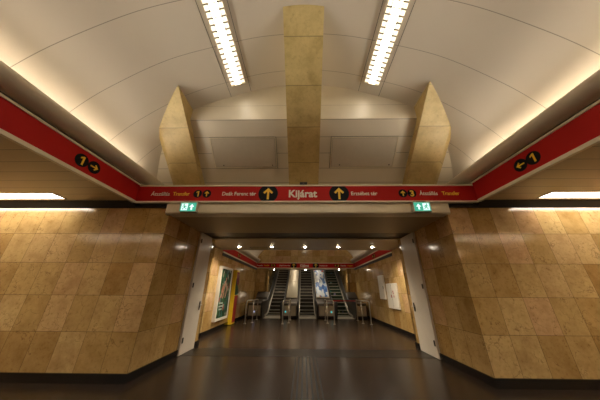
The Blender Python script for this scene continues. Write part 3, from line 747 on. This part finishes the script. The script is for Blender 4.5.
# one shared step mesh per colour
def step_mesh(mat):
    bm = nb(); box(bm, -0.5, 0.5, 0.0, 0.41, -0.30, -0.025, 0); box(bm, -0.5, 0.5, -0.015, 0.06, -0.035, 0.0, 1); box(bm, -0.5, 0.5, 0.06, 0.41, -0.025, -0.004, 0)
    bmesh.ops.recalc_face_normals(bm, faces=bm.faces[:])
    me = bpy.data.meshes.new('step'); bm.to_mesh(me); bm.free(); me.materials.append(mat); me.materials.append(M['nosing']); return me
SM, SG = step_mesh(M['step']), step_mesh(M['step_green'])
def escalator(xc, label, sm):
    t = thing('escalator', label, 'escalator', (xc, Y0, 0), 'escalators')
    for k in range(NS):
        o = bpy.data.objects.new('step', sm); COL.objects.link(o); o.parent = t; o.location = (0, 0.4 * k, ztops[k])
    bm = nb(); box(bm, xc - 0.52, xc + 0.52, 14.5, Y0 - 0.005, 0.0, 0.012); obj('comb_plate', bm, M['steel'], t)
    for s in (-1, 1):
        x = xc + s * 0.58
        prof = [(14.35, 0.0), (14.08, 0.35), (14.05, 0.62), (14.12, 0.80), (14.30, 0.88), (16.2, 0.90), (16.5, 0.96), (16.8, 1.09), (25.0, 1.09 + 8.2 * tan30), (25.0, 8.6 * tan30 - 0.6), (16.7, -0.15), (16.0, 0.0)]
        bm = nb(); prism_x(bm, prof, x - 0.035, x + 0.035); obj('balustrade', bm, M['dark_steel'], t)
        bm = nb(); prism_x(bm, [(15.0, 0.0), (15.0, 0.14), (16.3, 0.20), (16.8, 0.40), (25.0, 0.40 + 8.2 * tan30), (25.0, 0.32 + 8.2 * tan30), (16.8, 0.32), (16.3, 0.12), (15.05, 0.0)], x - s * 0.06 - 0.02, x - s * 0.06 + 0.02); obj('skirt_trim', bm, M['steel'], t)
        bm = nb(); tube(bm, handrail_path(x), 0.042, 10); obj('handrail', bm, M['rubber'], t)
        bm = nb(); tube(bm, [(x + s * 0.0, p[1], p[2] - 0.055) for p in handrail_path(x)[8:]], 0.022, 6); obj('rail_guide', bm, M['steel'], t)
ESC = (-1.95, 0.24, 2.58)
escalator(ESC[0], 'left escalator of three with dark grey steps', SM)
escalator(ESC[1], 'middle escalator of three between the two metal casings', SM)
escalator(ESC[2], 'right escalator of three with dark green steps behind red belt', SG)
def casing(x0, x1, label, lamp, art=False, xl=None, short=False):
    t = thing('escalator_casing', label, 'casing', ((x0 + x1) / 2, 14.6, 0), 'escalator casings')
    prof = [(14.75, 0.0), (14.60, 0.10), (14.60, 0.72), (14.70, 0.82), (16.2, 0.85), (16.7, 1.0), (25.0, 1.0 + 8.3 * tan30), (25.0, 8.3 * tan30 - 0.3), (16.5, 0.0)]
    if short: prof = prof[:5] + [(16.7, 1.0), (17.42, 1.0 + 0.72 * tan30), (17.42, 0.0)]
    bm = nb(); prism_x(bm, prof, x0, x1); obj('body', bm, M['dark_steel'], t)
    up = Vector((0, math.cos(PI / 6), math.sin(PI / 6)))
    for k in range(1 if short else 4):
        a = 16.75 + 2.0 * k; b = a + (0.66 if short else 1.97)
        bm = nb(); prism_x(bm, [(a, 1.03 + (a - 16.7) * tan30), (a, 1.06 + (a - 16.7) * tan30), (b, 1.06 + (b - 16.7) * tan30), (b, 1.03 + (b - 16.7) * tan30)], x0 + 0.03, x1 - 0.03)
        obj('deck_plate', bm, M['dark_steel' if short else 'deck'], t)
    bm = nb(); bevbox(bm, x0 + 0.06, x1 - 0.06, 14.585, 14.60, 0.14, 0.70, 0.006); obj('front_plate', bm, M['deck'], t)
    if lamp:
        lx = xl if xl is not None else (x0 + x1) / 2
        bm = nb(); bevbox(bm, lx - 0.04, lx + 0.04, 14.565, 14.586, 0.32, 0.40, 0.004); obj('indicator_light', bm, lamp, t)
    if art:
        bm = nb(); a, b = 16.85, 21.5
        prism_x(bm, [(a, 1.061 + (a - 16.7) * tan30), (a, 1.072 + (a - 16.7) * tan30), (b, 1.072 + (b - 16.7) * tan30), (b, 1.061 + (b - 16.7) * tan30)], x0 + 0.07, x1 - 0.07)
        obj('poster_sheet', bm, M['blue_art'], t, 'blue and white poster sheet')
M['deck'] = plain('champagne metal deck', (0.56, 0.49, 0.36), 0.3, 0.55)
casing(ESC[0] + 0.66, ESC[1] - 0.66, 'plain metal casing between left and middle escalators', M['cyan_lit'], xl=-1.12)
casing(ESC[1] + 0.66, ESC[2] - 0.66, 'metal casing carrying a blue poster between middle and right escalators', M['cyan_lit'], True, xl=1.72)
casing(XL + 0.25, ESC[0] - 0.66, 'narrow metal casing between the left wall and the left escalator', M['blue_lit'], short=True)
casing(ESC[2] + 0.66, XR - 0.12, 'narrow metal casing between the right wall and the right escalator', None, short=True)
def barrier(x0, x1, label, y0=12.3, y1=13.84):
    t = thing('guide_rail', label, 'guide rail', (x0, y0, 0), 'steel guide rails')
    H = 1.08
    bm = nb(); tube(bm, rounded([(x0, y0, 0), (x0, y0, H), (x1, y0 + 0.35, H), (x1, y1, H), (x1, y1, 0)], 0.10), 0.028, 10); obj('rail_frame', bm, M['steel'], t)
    bm = nb(); tube(bm, [(x1, y0 + 0.35, 0), (x1, y0 + 0.35, H)], 0.024, 8); obj('post', bm, M['steel'], t)
    bm = nb(); tube(bm, [(x1, y0 + 0.35, 0.5), (x1, y1, 0.5)], 0.018, 8); obj('mid_rail', bm, M['steel'], t)
    for (x, y) in ((x0, y0), (x1, y0 + 0.35), (x1, y1)):
        bm = nb(); bmesh.ops.create_cone(bm, cap_ends=True, segments=16, radius1=0.07, radius2=0.07, depth=0.015, matrix=Matrix.Translation((x, y, 0.0075))); obj('foot_plate', bm, M['steel'], t)
barrier(-3.02, -2.72, 'curved steel guide rail by the left wall in front of the left escalator')
barrier(-1.08, -0.78, 'curved steel guide rail between the left and middle escalators')
barrier(1.58, 1.26, 'curved steel guide rail between the middle and right escalators')
barrier(3.45, 3.12, 'curved steel guide rail by the right wall in front of the right escalator')
t = thing('barrier_belt', 'red belt stretched across the entry of the right escalator', 'belt', (2.3, 13.95, 0.99))
bm = nb(); box(bm, 1.29, 3.09, 13.83, 13.84, 0.99, 1.05); obj('belt', bm, M['redbelt'], t)
bm = nb(); bevbox(bm, 1.289, 1.33, 13.81, 13.86, 0.97, 1.07, 0.008); obj('clip', bm, M['rubber'], t)

# ------------------------------------------------------------------ faint ambient
w = bpy.data.worlds.new('world'); S.world = w; w.use_nodes = True
w.node_tree.nodes['Background'].inputs[0].default_value = (0.02, 0.016, 0.01, 1)
w.node_tree.nodes['Background'].inputs[1].default_value = 0.3
